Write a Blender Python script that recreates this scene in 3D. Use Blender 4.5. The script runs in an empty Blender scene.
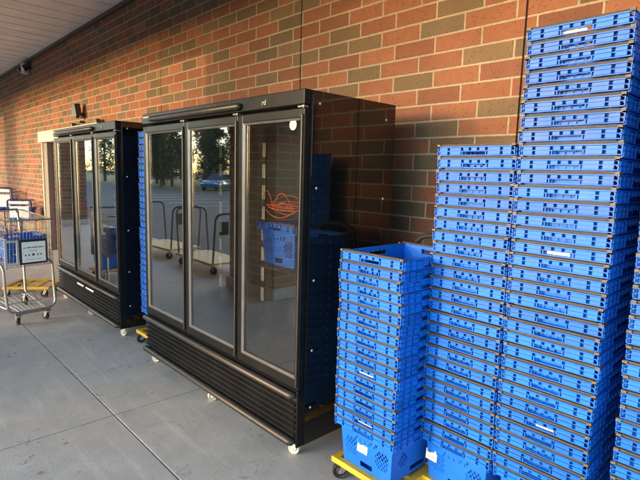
import bpy, bmesh, math, random
from mathutils import Vector, Matrix
random.seed(7)
C = bpy.context.scene.collection
R = math.radians
PI = math.pi

# ------------------------------------------------------------------ helpers
class MB:
    """collects shapes and links them as one mesh object"""
    def __init__(s): s.v=[]; s.f=[]; s.m=[]; s.sm=[]
    def add(s, vs, fs, mi=0, smooth=False, mat=None):
        o=len(s.v)
        for p in vs:
            p=Vector(p)
            if mat is not None: p=mat@p
            s.v.append(tuple(p))
        for f in fs:
            s.f.append(tuple(i+o for i in f)); s.m.append(mi); s.sm.append(smooth)
        return s
    def box(s, x0,x1,y0,y1,z0,z1, mi=0, mat=None):
        vs=[(x0,y0,z0),(x1,y0,z0),(x1,y1,z0),(x0,y1,z0),(x0,y0,z1),(x1,y0,z1),(x1,y1,z1),(x0,y1,z1)]
        return s.add(vs,[(0,3,2,1),(4,5,6,7),(0,1,5,4),(1,2,6,5),(2,3,7,6),(3,0,4,7)],mi,False,mat)
    def bbox(s, x0,x1,y0,y1,z0,z1, b=0.004, mi=0, mat=None, seg=2):
        bm=bmesh.new(); bmesh.ops.create_cube(bm,size=1)
        for v in bm.verts:
            v.co=Vector(((x0+x1)/2+v.co.x*(x1-x0),(y0+y1)/2+v.co.y*(y1-y0),(z0+z1)/2+v.co.z*(z1-z0)))
        bmesh.ops.bevel(bm,geom=bm.edges[:],offset=b,segments=seg,affect='EDGES',profile=0.5)
        bm.verts.index_update()
        s.add([v.co[:] for v in bm.verts],[[v.index for v in f.verts] for f in bm.faces],mi,False,mat); bm.free(); return s
    def cyl(s, p0,p1,r0,r1=None,n=16,mi=0,cap=True,mat=None):
        r1=r0 if r1 is None else r1
        p0=Vector(p0); p1=Vector(p1); d=(p1-p0).normalized()
        a=d.orthogonal().normalized(); b=d.cross(a)
        vs=[]
        for p,r in((p0,r0),(p1,r1)):
            for k in range(n):
                t=2*PI*k/n; vs.append(p+a*(r*math.cos(t))+b*(r*math.sin(t)))
        s.add(vs,[(k,(k+1)%n,n+(k+1)%n,n+k) for k in range(n)],mi,True,mat)
        if cap:
            s.add(vs[:n],[tuple(range(n-1,-1,-1))],mi,False,mat); s.add(vs[n:],[tuple(range(n))],mi,False,mat)
        return s
    def tube(s, pts, r, n=8, mi=0, mat=None, closed=False):
        pts=[Vector(p) for p in pts]; N=len(pts); rings=[]
        prev=None
        for i,p in enumerate(pts):
            if closed: t=(pts[(i+1)%N]-pts[i-1]).normalized()
            elif i==0: t=(pts[1]-p).normalized()
            elif i==N-1: t=(p-pts[-2]).normalized()
            else: t=((pts[i+1]-p).normalized()+(p-pts[i-1]).normalized()).normalized()
            if prev is None: a=t.orthogonal().normalized()
            else:
                a=(prev-t*prev.dot(t)); a=a.normalized() if a.length>1e-6 else t.orthogonal().normalized()
            prev=a; b=t.cross(a); rr=r[i] if isinstance(r,(list,tuple)) else r
            rings.append([p+a*(rr*math.cos(2*PI*k/n))+b*(rr*math.sin(2*PI*k/n)) for k in range(n)])
        vs=[q for g in rings for q in g]; fs=[]
        for i in range(N if closed else N-1):
            j=(i+1)%N
            for k in range(n): fs.append((i*n+k,i*n+(k+1)%n,j*n+(k+1)%n,j*n+k))
        s.add(vs,fs,mi,True,mat)
        if not closed:
            s.add(rings[0],[tuple(range(n-1,-1,-1))],mi,False,mat); s.add(rings[-1],[tuple(range(n))],mi,False,mat)
        return s
    def lathe(s, prof, c, axis='z', n=24, mi=0, mat=None):
        """prof: (radius, height) list revolved round an axis through c"""
        vs=[]; c=Vector(c)
        for r,hh in prof:
            for k in range(n):
                t=2*PI*k/n; q=(r*math.cos(t), r*math.sin(t), hh)
                if axis=='x': q=(q[2],q[0],q[1])
                elif axis=='y': q=(q[1],q[2],q[0])
                vs.append(c+Vector(q))
        fs=[]
        for i in range(len(prof)-1):
            for k in range(n): fs.append((i*n+k,i*n+(k+1)%n,(i+1)*n+(k+1)%n,(i+1)*n+k))
        return s.add(vs,fs,mi,True,mat)
    def prism(s, poly, y0, y1, axis='y', mi=0, mat=None):
        n=len(poly)
        def P(a,b,t):
            return {'y':(a,t,b),'x':(t,a,b),'z':(a,b,t)}[axis]
        vs=[P(a,b,y0) for a,b in poly]+[P(a,b,y1) for a,b in poly]
        fs=[tuple(range(n)),tuple(range(2*n-1,n-1,-1))]+[(k,n+k,n+(k+1)%n,(k+1)%n) for k in range(n)]
        return s.add(vs,fs,mi,False,mat)
    def build(s, name, mats, parent=None, fix=True):
        me=bpy.data.meshes.new(name); me.from_pydata(s.v,[],s.f)
        if not isinstance(mats,(list,tuple)): mats=[mats]
        for m in mats: me.materials.append(m)
        for p,mi,sm in zip(me.polygons,s.m,s.sm): p.material_index=mi; p.use_smooth=sm
        if fix:
            bm=bmesh.new(); bm.from_mesh(me); bmesh.ops.recalc_face_normals(bm,faces=bm.faces[:]); bm.to_mesh(me); bm.free()
        me.update()
        o=bpy.data.objects.new(name,me); C.objects.link(o)
        if parent is not None: o.parent=parent
        return o

def tag(o,label=None,cat=None,group=None,kind=None):
    if label: o['label']=label
    if cat: o['category']=cat
    if group: o['group']=group
    if kind: o['kind']=kind
    return o
def empty(name,loc,rz=0):
    o=bpy.data.objects.new(name,None); C.objects.link(o); o.location=loc; o.rotation_euler=(0,0,rz)
    o.empty_display_size=0.1; return o
KIDS={}
def children(o): return [c for c in bpy.data.objects if c.parent==o]
def copy_tree(o,parent=None):
    c=o.copy(); C.objects.link(c)
    if parent is not None: c.parent=parent
    for ch in children(o): copy_tree(ch,c)
    return c
def arc(p0,p1,p2,n=6):
    p0,p1,p2=map(Vector,(p0,p1,p2))
    return [p0*(1-t)**2+p1*2*t*(1-t)+p2*t*t for t in [i/n for i in range(n+1)]]
def rounded(pts,r=0.05,n=5):
    pts=[Vector(p) for p in pts]; out=[pts[0]]
    for i in range(1,len(pts)-1):
        a=pts[i]+(pts[i-1]-pts[i]).normalized()*r; b=pts[i]+(pts[i+1]-pts[i]).normalized()*r
        out+=arc(a,pts[i],b,n)
    out.append(pts[-1]); return out

# ------------------------------------------------------------------ materials
def nodes(name):
    m=bpy.data.materials.new(name); m.use_nodes=True
    nt=m.node_tree; b=nt.nodes['Principled BSDF']; return m,nt,b
def N(nt,t,**kw):
    n=nt.nodes.new(t)
    for k,v in kw.items(): setattr(n,k,v)
    return n
def mth(nt,op,a,b=None,c=None):
    n=nt.nodes.new('ShaderNodeMath'); n.operation=op
    for i,x in enumerate((a,b,c)):
        if x is None: continue
        if isinstance(x,(int,float)): n.inputs[i].default_value=x
        else: nt.links.new(x,n.inputs[i])
    return n.outputs[0]
def mixc(nt,f,a,b,mode='MIX'):
    n=nt.nodes.new('ShaderNodeMix'); n.data_type='RGBA'; n.blend_type=mode
    for s,x in((0,f),(6,a),(7,b)):
        if isinstance(x,(int,float)): n.inputs[s].default_value=x
        elif isinstance(x,tuple): n.inputs[s].default_value=(*x,1) if len(x)==3 else x
        else: nt.links.new(x,n.inputs[s])
    return n.outputs[2]
def ramp(nt,fac,stops,interp='LINEAR'):
    n=nt.nodes.new('ShaderNodeValToRGB'); cr=n.color_ramp; cr.interpolation=interp
    while len(cr.elements)<len(stops): cr.elements.new(0.5)
    for e,(p,c) in zip(cr.elements,stops): e.position=p; e.color=(*c,1)
    nt.links.new(fac,n.inputs[0]); return n.outputs[0]
def noise(nt,vec,scale,detail=4,rough=0.55,dist=0):
    n=nt.nodes.new('ShaderNodeTexNoise'); n.inputs['Scale'].default_value=scale; n.inputs['Detail'].default_value=detail
    n.inputs['Roughness'].default_value=rough; n.inputs['Distortion'].default_value=dist
    nt.links.new(vec,n.inputs['Vector']); return n.outputs['Fac']
def objco(nt): return N(nt,'ShaderNodeTexCoord').outputs['Object']
def geopos(nt): return N(nt,'ShaderNodeNewGeometry').outputs['Position']
def bump(nt,b,h,strength=0.3,dist=0.01):
    n=nt.nodes.new('ShaderNodeBump'); n.inputs['Strength'].default_value=strength; n.inputs['Distance'].default_value=dist
    nt.links.new(h,n.inputs['Height']); nt.links.new(n.outputs[0],b.inputs['Normal'])
def plain(name,col,rough=0.5,metal=0.0,var=0.12,scale=14,spec=0.5,coat=0.0,ior=None,rvar=0.1,bmp=0.0):
    m,nt,b=nodes(name); co=geopos(nt)
    f=noise(nt,co,scale,5,0.6)
    c=ramp(nt,f,[(0.3,tuple(x*(1-var) for x in col)),(0.7,tuple(min(1,x*(1+var)) for x in col))])
    nt.links.new(c,b.inputs['Base Color'])
    f2=noise(nt,co,scale*2.3,4,0.6)
    nt.links.new(mth(nt,'ADD',mth(nt,'MULTIPLY',mth(nt,'SUBTRACT',f2,0.5),2*rvar),rough),b.inputs['Roughness'])
    b.inputs['Metallic'].default_value=metal; b.inputs['Specular IOR Level'].default_value=spec
    b.inputs['Coat Weight'].default_value=coat
    if ior: b.inputs['IOR'].default_value=ior
    if bmp: bump(nt,b,noise(nt,co,scale*12,3,0.6),bmp,0.002)
    return m

BR_L,BR_H=0.311,0.1010
def brick_mat(name,axis='x'):
    m,nt,b=nodes(name); co=objco(nt)
    sp=N(nt,'ShaderNodeSeparateXYZ'); nt.links.new(co,sp.inputs[0])
    if axis=='x': U=sp.outputs['X']
    else: U=mth(nt,'ADD',sp.outputs['X'],sp.outputs['Y'])
    Z=sp.outputs['Z']
    zr=mth(nt,'DIVIDE',mth(nt,'SUBTRACT',Z,2.202),BR_H)
    row=mth(nt,'FLOOR',zr); fz=mth(nt,'SUBTRACT',zr,row)
    odd=mth(nt,'ABSOLUTE',mth(nt,'MODULO',row,2.0))
    u=mth(nt,'ADD',mth(nt,'DIVIDE',mth(nt,'ADD',U,1.61),BR_L),mth(nt,'MULTIPLY',odd,-0.37))
    col=mth(nt,'FLOOR',u); fu=mth(nt,'SUBTRACT',u,col)
    # distance to the mortar in metres
    du=mth(nt,'MULTIPLY',mth(nt,'MINIMUM',fu,mth(nt,'SUBTRACT',1.0,fu)),BR_L)
    dz=mth(nt,'MULTIPLY',mth(nt,'MINIMUM',fz,mth(nt,'SUBTRACT',1.0,fz)),BR_H)
    d=mth(nt,'MINIMUM',du,dz)
    wob=mth(nt,'MULTIPLY',mth(nt,'SUBTRACT',noise(nt,co,42,4,0.65),0.5),0.0065)
    d=mth(nt,'ADD',d,wob)
    mp=N(nt,'ShaderNodeMapRange'); mp.interpolation_type='SMOOTHSTEP'
    nt.links.new(d,mp.inputs[0]); mp.inputs[1].default_value=0.0042; mp.inputs[2].default_value=0.0082
    isb=mp.outputs[0]
    cmb=N(nt,'ShaderNodeCombineXYZ'); nt.links.new(col,cmb.inputs[0]); nt.links.new(row,cmb.inputs[1])
    wn=N(nt,'ShaderNodeTexWhiteNoise'); wn.noise_dimensions='2D'; nt.links.new(cmb.outputs[0],wn.inputs['Vector'])
    wn2=N(nt,'ShaderNodeTexWhiteNoise'); wn2.noise_dimensions='3D'
    cmb2=N(nt,'ShaderNodeCombineXYZ'); nt.links.new(col,cmb2.inputs[0]); nt.links.new(row,cmb2.inputs[1]); cmb2.inputs[2].default_value=7.3
    nt.links.new(cmb2.outputs[0],wn2.inputs['Vector'])
    base=ramp(nt,wn.outputs['Value'],[(0.0,(0.250,0.098,0.056)),(0.22,(0.215,0.084,0.050)),(0.42,(0.268,0.110,0.063)),(0.58,(0.19,0.077,0.049)),(0.63,(0.140,0.098,0.060)),(0.76,(0.168,0.114,0.068)),(0.88,(0.128,0.096,0.063))],'CONSTANT')
    tint=mth(nt,'ADD',mth(nt,'MULTIPLY',wn2.outputs['Value'],0.30),0.83)
    grain=noise(nt,co,95,5,0.7); blot=noise(nt,co,11,4,0.6)
    k=mth(nt,'MULTIPLY',tint,mth(nt,'ADD',mth(nt,'MULTIPLY',grain,0.7),mth(nt,'ADD',mth(nt,'MULTIPLY',blot,0.4),0.45)))
    hsv=N(nt,'ShaderNodeHueSaturation'); nt.links.new(base,hsv.inputs['Color']); nt.links.new(k,hsv.inputs['Value'])
    # small dark iron specks in the brick face
    vo=N(nt,'ShaderNodeTexVoronoi'); vo.inputs['Scale'].default_value=58; nt.links.new(co,vo.inputs['Vector'])
    sel=mth(nt,'MULTIPLY',mth(nt,'LESS_THAN',vo.outputs['Distance'],0.27),mth(nt,'GREATER_THAN',noise(nt,co,40,2,0.5),0.50))
    bc=mixc(nt,mth(nt,'MULTIPLY',sel,0.6),hsv.outputs[0],(0.05,0.03,0.02))
    mor=ramp(nt,noise(nt,co,40,4,0.6),[(0.3,(0.31,0.255,0.19)),(0.7,(0.43,0.36,0.28))])
    c=mixc(nt,isb,mor,bc)
    # weather streaks and faint dust
    dirt=noise(nt,co,1.1,5,0.6)
    c=mixc(nt,mth(nt,'MULTIPLY',dirt,0.34),c,(0.13,0.095,0.072))
    nt.links.new(c,b.inputs['Base Color']); b.inputs['Roughness'].default_value=0.85
    b.inputs['Specular IOR Level'].default_value=0.25
    hgt=mth(nt,'ADD',mth(nt,'MULTIPLY',isb,1.0),mth(nt,'MULTIPLY',grain,0.22))
    bump(nt,b,hgt,0.75,0.006)
    return m

def concrete_mat(name):
    m,nt,b=nodes(name); co=geopos(nt)
    big=noise(nt,co,0.9,6,0.62,0.4); mid=noise(nt,co,5,6,0.65); fine=noise(nt,co,120,4,0.7)
    c=ramp(nt,big,[(0.28,(0.32,0.32,0.315)),(0.5,(0.40,0.40,0.395)),(0.72,(0.46,0.46,0.455))])
    c=mixc(nt,0.55,c,ramp(nt,mid,[(0.3,(0.19,0.189,0.185)),(0.7,(0.43,0.425,0.41))]))
    c=mixc(nt,0.35,c,ramp(nt,fine,[(0.25,(0.12,0.12,0.12)),(0.75,(0.5,0.495,0.48))]))
    # dark scuffs / old gum / drips
    st=noise(nt,co,3.3,7,0.72,0.9)
    mk=ramp(nt,st,[(0.58,(0,0,0)),(0.70,(1,1,1))])
    c=mixc(nt,mth(nt,'MULTIPLY',mk,0.2),c,(0.075,0.072,0.07))
    st2=noise(nt,co,14,6,0.7,1.4)
    loc=ramp(nt,noise(nt,co,0.8,3,0.5),[(0.42,(0,0,0)),(0.54,(1,1,1))])
    mk2=mth(nt,'MULTIPLY',ramp(nt,st2,[(0.60,(0,0,0)),(0.65,(1,1,1))]),loc)
    c=mixc(nt,mth(nt,'MULTIPLY',mk2,0.6),c,(0.05,0.048,0.046))
    vo=N(nt,'ShaderNodeTexVoronoi'); vo.inputs['Scale'].default_value=3.2; nt.links.new(co,vo.inputs['Vector'])
    gum=mth(nt,'LESS_THAN',vo.outputs['Distance'],0.055)
    c=mixc(nt,mth(nt,'MULTIPLY',gum,0.5),c,(0.09,0.088,0.085))
    # faint lighter wheel tracks
    sp=N(nt,'ShaderNodeSeparateXYZ'); nt.links.new(co,sp.inputs[0])
    mp=N(nt,'ShaderNodeMapping'); mp.inputs['Scale'].default_value=(0.7,9,1); mp.inputs['Rotation'].default_value=(0,0,0.22); nt.links.new(co,mp.inputs[0])
    tr=ramp(nt,noise(nt,mp.outputs[0],1.6,5,0.6),[(0.56,(0,0,0)),(0.66,(1,1,1))])
    c=mixc(nt,mth(nt,'MULTIPLY',tr,0.28),c,(0.52,0.515,0.5))
    c=mixc(nt,1.0,c,(1.24,1.20,1.125),'MULTIPLY')
    nt.links.new(c,b.inputs['Base Color'])
    nt.links.new(mth(nt,'ADD',mth(nt,'MULTIPLY',mid,0.35),0.45),b.inputs['Roughness'])
    bump(nt,b,mth(nt,'ADD',fine,mth(nt,'MULTIPLY',mid,0.6)),0.35,0.004)
    return m

def glass_mat(name):
    m=bpy.data.materials.new(name); m.use_nodes=True; nt=m.node_tree; nt.nodes.clear()
    out=N(nt,'ShaderNodeOutputMaterial'); mix=N(nt,'ShaderNodeMixShader')
    tr=N(nt,'ShaderNodeBsdfTransparent'); tr.inputs[0].default_value=(0.86,0.88,0.88,1)
    gl=N(nt,'ShaderNodeBsdfGlossy'); gl.inputs['Roughness'].default_value=0.012
    co=geopos(nt)
    lw=N(nt,'ShaderNodeLayerWeight'); lw.inputs['Blend'].default_value=0.5
    fr=mth(nt,'ADD',mth(nt,'MULTIPLY',mth(nt,'POWER',lw.outputs['Facing'],2.6),0.92),0.095)
    nt.links.new(fr,mix.inputs[0]); nt.links.new(tr.outputs[0],mix.inputs[1]); nt.links.new(gl.outputs[0],mix.inputs[2])
    # dusty film and old wipe marks on the pane
    df=N(nt,'ShaderNodeBsdfDiffuse'); df.inputs[0].default_value=(0.42,0.42,0.41,1)
    mp=N(nt,'ShaderNodeMapping'); mp.inputs['Scale'].default_value=(3,3,1.2); nt.links.new(co,mp.inputs[0])
    f=ramp(nt,noise(nt,mp.outputs[0],2.2,6,0.65,0.8),[(0.45,(0.003,)*3),(0.75,(0.018,)*3)])
    mx2=N(nt,'ShaderNodeMixShader'); nt.links.new(f,mx2.inputs[0]); nt.links.new(mix.outputs[0],mx2.inputs[1]); nt.links.new(df.outputs[0],mx2.inputs[2])
    nt.links.new(mx2.outputs[0],out.inputs[0]); return m

def plastic_mat(name,col):
    m,nt,b=nodes(name); co=geopos(nt)
    oi=N(nt,'ShaderNodeObjectInfo')
    f=noise(nt,co,9,5,0.6)
    r=mth(nt,'ADD',mth(nt,'MULTIPLY',oi.outputs['Random'],0.30),mth(nt,'ADD',mth(nt,'MULTIPLY',f,0.3),0.70))
    hsv=N(nt,'ShaderNodeHueSaturation'); hsv.inputs['Color'].default_value=(*col,1); nt.links.new(r,hsv.inputs['Value'])
    scr=ramp(nt,noise(nt,co,130,3,0.7,2.0),[(0.62,(0,0,0)),(0.72,(1,1,1))])
    c=mixc(nt,mth(nt,'MULTIPLY',scr,0.03),hsv.outputs[0],(0.18,0.30,0.62))
    dust=ramp(nt,noise(nt,co,2.2,5,0.6),[(0.45,(0,0,0)),(0.8,(1,1,1))])
    c=mixc(nt,mth(nt,'MULTIPLY',dust,0.02),c,(0.20,0.24,0.33))
    mp=N(nt,'ShaderNodeMapping'); mp.inputs['Scale'].default_value=(14,14,90); nt.links.new(co,mp.inputs[0])
    rub=ramp(nt,noise(nt,mp.outputs[0],1.0,5,0.7,0.6),[(0.60,(0,0,0)),(0.74,(1,1,1))])
    c=mixc(nt,mth(nt,'MULTIPLY',rub,0.13),c,(0.22,0.33,0.60))
    grime=ramp(nt,noise(nt,co,6.5,6,0.7),[(0.56,(0,0,0)),(0.74,(1,1,1))])
    c=mixc(nt,mth(nt,'MULTIPLY',grime,0.30),c,(0.02,0.045,0.13))
    nt.links.new(c,b.inputs['Base Color'])
    nt.links.new(mth(nt,'ADD',mth(nt,'MULTIPLY',f,0.25),0.36),b.inputs['Roughness']); b.inputs['Specular IOR Level'].default_value=0.3
    return m

M={}
M['brick']=brick_mat('brick_wall_mat'); M['brick_pillar']=brick_mat('brick_pillar_mat','xy')
M['concrete']=concrete_mat('concrete_mat')
M['asphalt']=plain('asphalt_mat',(0.058,0.058,0.06),0.8,var=0.3,scale=1.3,bmp=0.4)
M['joint']=plain('joint_mat',(0.045,0.043,0.04),0.9,var=0.3,scale=20)
M['line']=plain('road_paint',(0.62,0.62,0.60),0.7,var=0.2,scale=8)
M['soffit']=plain('soffit_mat',(0.72,0.715,0.70),0.55,var=0.1,scale=2.5)
M['bronze']=plain('bronze_trim',(0.055,0.042,0.035),0.5,var=0.15)
M['beige']=plain('beige_metal',(0.52,0.46,0.37),0.55,var=0.1,scale=5)
M['taupe']=plain('taupe_metal',(0.17,0.143,0.122),0.6,var=0.1,scale=5)
M['black']=plain('black_frame',(0.018,0.017,0.016),0.33,var=0.25,scale=9,spec=0.6)
M['cooler']=plain('cooler_black',(0.009,0.0088,0.0086),0.33,var=0.3,scale=6,spec=0.22,rvar=0.12)
M['grille']=plain('grille_matt_black',(0.008,0.0078,0.0076),0.42,var=0.35,scale=7,spec=0.38,rvar=0.12)
M['gloss']=plain('gloss_panel',(0.006,0.006,0.0075),0.035,var=0.2,scale=3,spec=0.5,ior=1.58,rvar=0.012)
_m=M['gloss'];_nt=_m.node_tree;bump(_nt,_nt.nodes['Principled BSDF'],noise(_nt,geopos(_nt),2.6,2,0.4),0.10,0.02)
M['rail']=plain('rail_vinyl',(0.024,0.020,0.018),0.42,var=0.3,scale=7,rvar=0.12)
M['alu']=plain('door_trim',(0.24,0.225,0.21),0.34,metal=0.6,var=0.12,scale=9)
M['chrome']=plain('zinc_wire',(0.36,0.355,0.35),0.36,metal=0.85,var=0.15,scale=20)
M['steel']=plain('steel_fork',(0.40,0.40,0.39),0.38,metal=0.8,var=0.2,scale=25)
M['galv']=plain('shelf_standard',(0.62,0.57,0.45),0.45,metal=0.2,var=0.1,scale=20)
M['dark_in']=plain('cooler_liner',(0.014,0.0135,0.013),0.5,var=0.25,scale=4)
M['wire_dk']=plain('shelf_wire',(0.03,0.03,0.03),0.45)
M['cream']=plain('cream_nylon',(0.62,0.57,0.46),0.5,var=0.18,scale=30)
M['rubber']=plain('black_rubber',(0.016,0.016,0.016),0.7,var=0.2,scale=30)
M['yellow']=plain('yellow_paint',(0.66,0.40,0.03),0.42,var=0.2,scale=12,rvar=0.12)
M['blue']=plastic_mat('blue_tote_plastic',(0.004,0.137,0.63))
M['bail']=plain('bail_grey',(0.050,0.043,0.040),0.75,var=0.2,scale=30)
M['brass']=plain('bail_hook',(0.11,0.085,0.06),0.6,metal=0.1,var=0.25,scale=30)
M['white']=plain('white_paper',(0.86,0.85,0.83),0.6,var=0.04,scale=30)
M['ink']=plain('ink_dark',(0.035,0.03,0.06),0.6)
M['ink_or']=plain('ink_tan',(0.62,0.42,0.28),0.6)
M['orange']=plain('orange_cord',(0.75,0.13,0.03),0.45,var=0.1)
M['navy']=plain('navy_paint',(0.022,0.024,0.12),0.38,var=0.2)
M['screw']=plain('screw_zinc',(0.62,0.62,0.60),0.35,metal=0.3)
M['bezel']=plain('sign_bezel',(0.012,0.013,0.02),0.4)
M['greypl']=plain('grey_plastic',(0.50,0.49,0.46),0.5,var=0.08)
M['leaf_dry']=plain('dry_leaf',(0.33,0.17,0.07),0.7,var=0.25,scale=60)
M['bark']=plain('bark',(0.085,0.06,0.045),0.9,var=0.35,scale=9,bmp=0.6)
M['leaf1']=plain('foliage_conifer',(0.030,0.055,0.024),0.65,var=0.45,scale=0.9)
M['leaf2']=plain('foliage_broad',(0.060,0.085,0.028),0.6,var=0.45,scale=1.0)
M['shade_hedge']=plain('foliage_hedge',(0.045,0.075,0.028),0.65,var=0.45,scale=1.6)
M['grass']=plain('grass_mat',(0.075,0.10,0.035),0.85,var=0.35,scale=1.2,bmp=0.5)
M['carblue']=plain('car_paint',(0.07,0.14,0.30),0.22,var=0.05,coat=1.0)
M['carglass']=plain('car_glass',(0.01,0.012,0.014),0.06,spec=0.9,rvar=0.01)
M['siding']=plain('house_siding',(0.62,0.60,0.56),0.7,var=0.08,scale=2)
M['roofing']=plain('house_roof',(0.50,0.50,0.50),0.75,var=0.15,scale=4)
M['glass']=glass_mat('cooler_glass')
M['lamp_red']=plain('tail_lens',(0.45,0.02,0.02),0.25)
M['lamp_clear']=plain('head_lens',(0.7,0.72,0.74),0.15)

WALL_Y=2.62
# ------------------------------------------------------------------ camera (recovered from the vanishing points)
fpx=487.0
vx=Vector((-141-320,161-240,fpx)); vy=Vector((850-320,190-240,fpx))
Xc=(-vx).normalized(); Yc=vy.normalized(); Yc=(Yc-Xc*Xc.dot(Yc)).normalized(); Zc=Xc.cross(Yc)
if Zc.y>0: Zc=-Zc
Rm=Matrix((Xc,Yc,Zc))           # camera (right, down, forward) -> world
right=Vector((Rm[0][0],Rm[1][0],Rm[2][0])); down=Vector((Rm[0][1],Rm[1][1],Rm[2][1])); fwd=Vector((Rm[0][2],Rm[1][2],Rm[2][2]))
cam=bpy.data.cameras.new('camera'); co=bpy.data.objects.new('camera',cam); C.objects.link(co)
up=-down; bk=-fwd
co.matrix_world=Matrix(((right.x,up.x,bk.x,0),(right.y,up.y,bk.y,0),(right.z,up.z,bk.z,1.55),(0,0,0,1)))
cam.sensor_width=36; cam.lens=fpx/640*36; cam.clip_end=2000; cam.clip_start=0.05
bpy.context.scene.camera=co

# ------------------------------------------------------------------ light
SUN_EL=5.0; SX,SY=-0.36,-1.0
sc=bpy.context.scene
w=bpy.data.worlds.new("World"); sc.world=w; w.use_nodes=True
nt=w.node_tree; bg=nt.nodes['Background']; sky=nt.nodes.new('ShaderNodeTexSky'); sky.sky_type='NISHITA'
sky.sun_disc=False; sky.air_density=0.7; sky.dust_density=0.8; sky.ozone_density=1.0; sky.sun_elevation=R(SUN_EL); sky.sun_rotation=math.atan2(SX,SY)
nt.links.new(sky.outputs[0],bg.inputs[0]); bg.inputs[1].default_value=0.15
sun=bpy.data.lights.new('sun','SUN'); sun.energy=2.0; sun.angle=R(0.5); sun.color=(0.105,0.066,0.038)
so=bpy.data.objects.new('sun',sun); C.objects.link(so)
dirv=Vector((-SX,-SY,-math.tan(R(SUN_EL))*math.hypot(SX,SY)))
so.rotation_euler=dirv.to_track_quat('-Z','Y').to_euler(); so.location=(-10,-28,8)
sc.view_settings.view_transform='Standard'; sc.view_settings.look='None'; sc.view_settings.gamma=1; sc.view_settings.exposure=3.48
sc.view_settings.use_curve_mapping=False
sc.render.engine='CYCLES'; sc.cycles.max_bounces=10; sc.cycles.glossy_bounces=6; sc.cycles.transparent_max_bounces=16
sc.cycles.use_denoising=True; sc.cycles.sample_clamp_indirect=6

# ------------------------------------------------------------------ setting
b=MB(); b.add([(-350,-350,-.15),(350,-350,-.15),(350,350,-.15),(-350,350,-.15)],[(0,1,2,3)])
tag(b.build('parking_lot',M['asphalt']),kind='structure')
b=MB()
for k in range(9):
    x=-32+k*2.7
    b.box(x,x+.1,-13.2,-8.4,-.149,-.1455)
tag(b.build('lot_markings',M['line']),kind='structure')
# slabs with tooled joints
b=MB()
xs=[-24.05+1.605*k for k in range(22)]; off=-2.99-(-24.05+1.605*13)
xs=[x+off for x in xs]; ys=[-1.40,-0.53,1.07,WALL_Y]
g=0.0038
for i in range(len(xs)-1):
    for j in range(3):
        b.bbox(xs[i]+g,xs[i+1]-g,ys[j]+g,ys[j+1]-(g if j<2 else 0),-.12,0,0.0022,seg=1)
tag(b.build('pavement',M['concrete']),kind='structure')
b=MB(); b.box(xs[0],xs[-1],-1.40,WALL_Y,-.149,-.012)
tag(b.build('pavement_bed',M['joint']),kind='structure')
b=MB(); b.bbox(xs[0],xs[-1],-1.58,-1.403,-.149,.0,.02)
tag(b.build('kerb',M['concrete']),kind='structure')
b=MB(); b.add([(-350,-350,-.135),(350,-350,-.135),(350,-17,-.135),(-350,-17,-.135)],[(0,1,2,3)])
tag(b.build('grass_verge',M['grass']),kind='structure')

# brick wall: panels between the open control joints
bw=empty('brick_wall',(0,0,0)); tag(bw,'long red and olive brick wall with tan mortar behind the coolers and totes','wall')
jx=[-24,-8.985,-5.544,-3.065,-1.245,4.0,9]
for i in range(len(jx)-1):
    q=MB(); q.box(jx[i]+.006,jx[i+1]-.006,WALL_Y,WALL_Y+.25,0,4.2)
    q.build('brick_panel',M['brick'],bw)
q=MB()
for x in jx[1:-1]: q.box(x-.006,x+.006,WALL_Y+.012,WALL_Y+.2,0,4.2)
q.build('joint_sealant',M['joint'],bw)

# canopy
CZ=3.655
cp=empty('canopy',(0,0,0)); tag(cp,'ribbed beige metal canopy soffit over the pavement, upper left','canopy')
q=MB(); x=-24.0
while x<9:
    q.box(x,x+.345,-1.25,WALL_Y-.003,CZ+.007,CZ+.03); q.box(x+.345,x+.40,-1.25,WALL_Y-.003,CZ,CZ+.03); x+=.40
q.build('soffit',M['soffit'],cp)
q=MB(); q.box(-24,9,WALL_Y-.04,WALL_Y-.004,CZ-.05,CZ-.002); q.build('junction_strip',M['bronze'],cp)  # dark strip where the soffit meets the wall
q=MB(); q.box(-24,9,-1.45,-1.255,3.11,4.1); q.box(-24,9,-1.255,WALL_Y+.3,4.0,4.1); q.build('fascia',M['bronze'],cp)

def pillar(x0,x1,y0,y1,label):
    e=empty('brick_pillar',((x0+x1)/2,(y0+y1)/2,0)); tag(e,label,'pillar','pillars holding up the canopy')
    hx,hy=(x1-x0)/2,(y1-y0)/2
    q=MB(); q.box(-hx,hx,-hy,hy,0,CZ+.0); q.build('shaft',M['brick_pillar'],e)
    q=MB(); q.bbox(-hx-.04,hx+.04,-hy-.04,hy+.04,0.001,.14,.01); q.build('plinth',M['concrete'],e)
pillar(-5.6,-4.62,-1.2,-.36,'square brick canopy pillar mirrored in the near cooler glass')
pillar(7.4,8.3,-1.2,-.36,'square brick canopy pillar beyond the tall tote stacks')
pillar(-15.1,-14.2,-1.2,-.36,'square brick canopy pillar far along the pavement')

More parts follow.
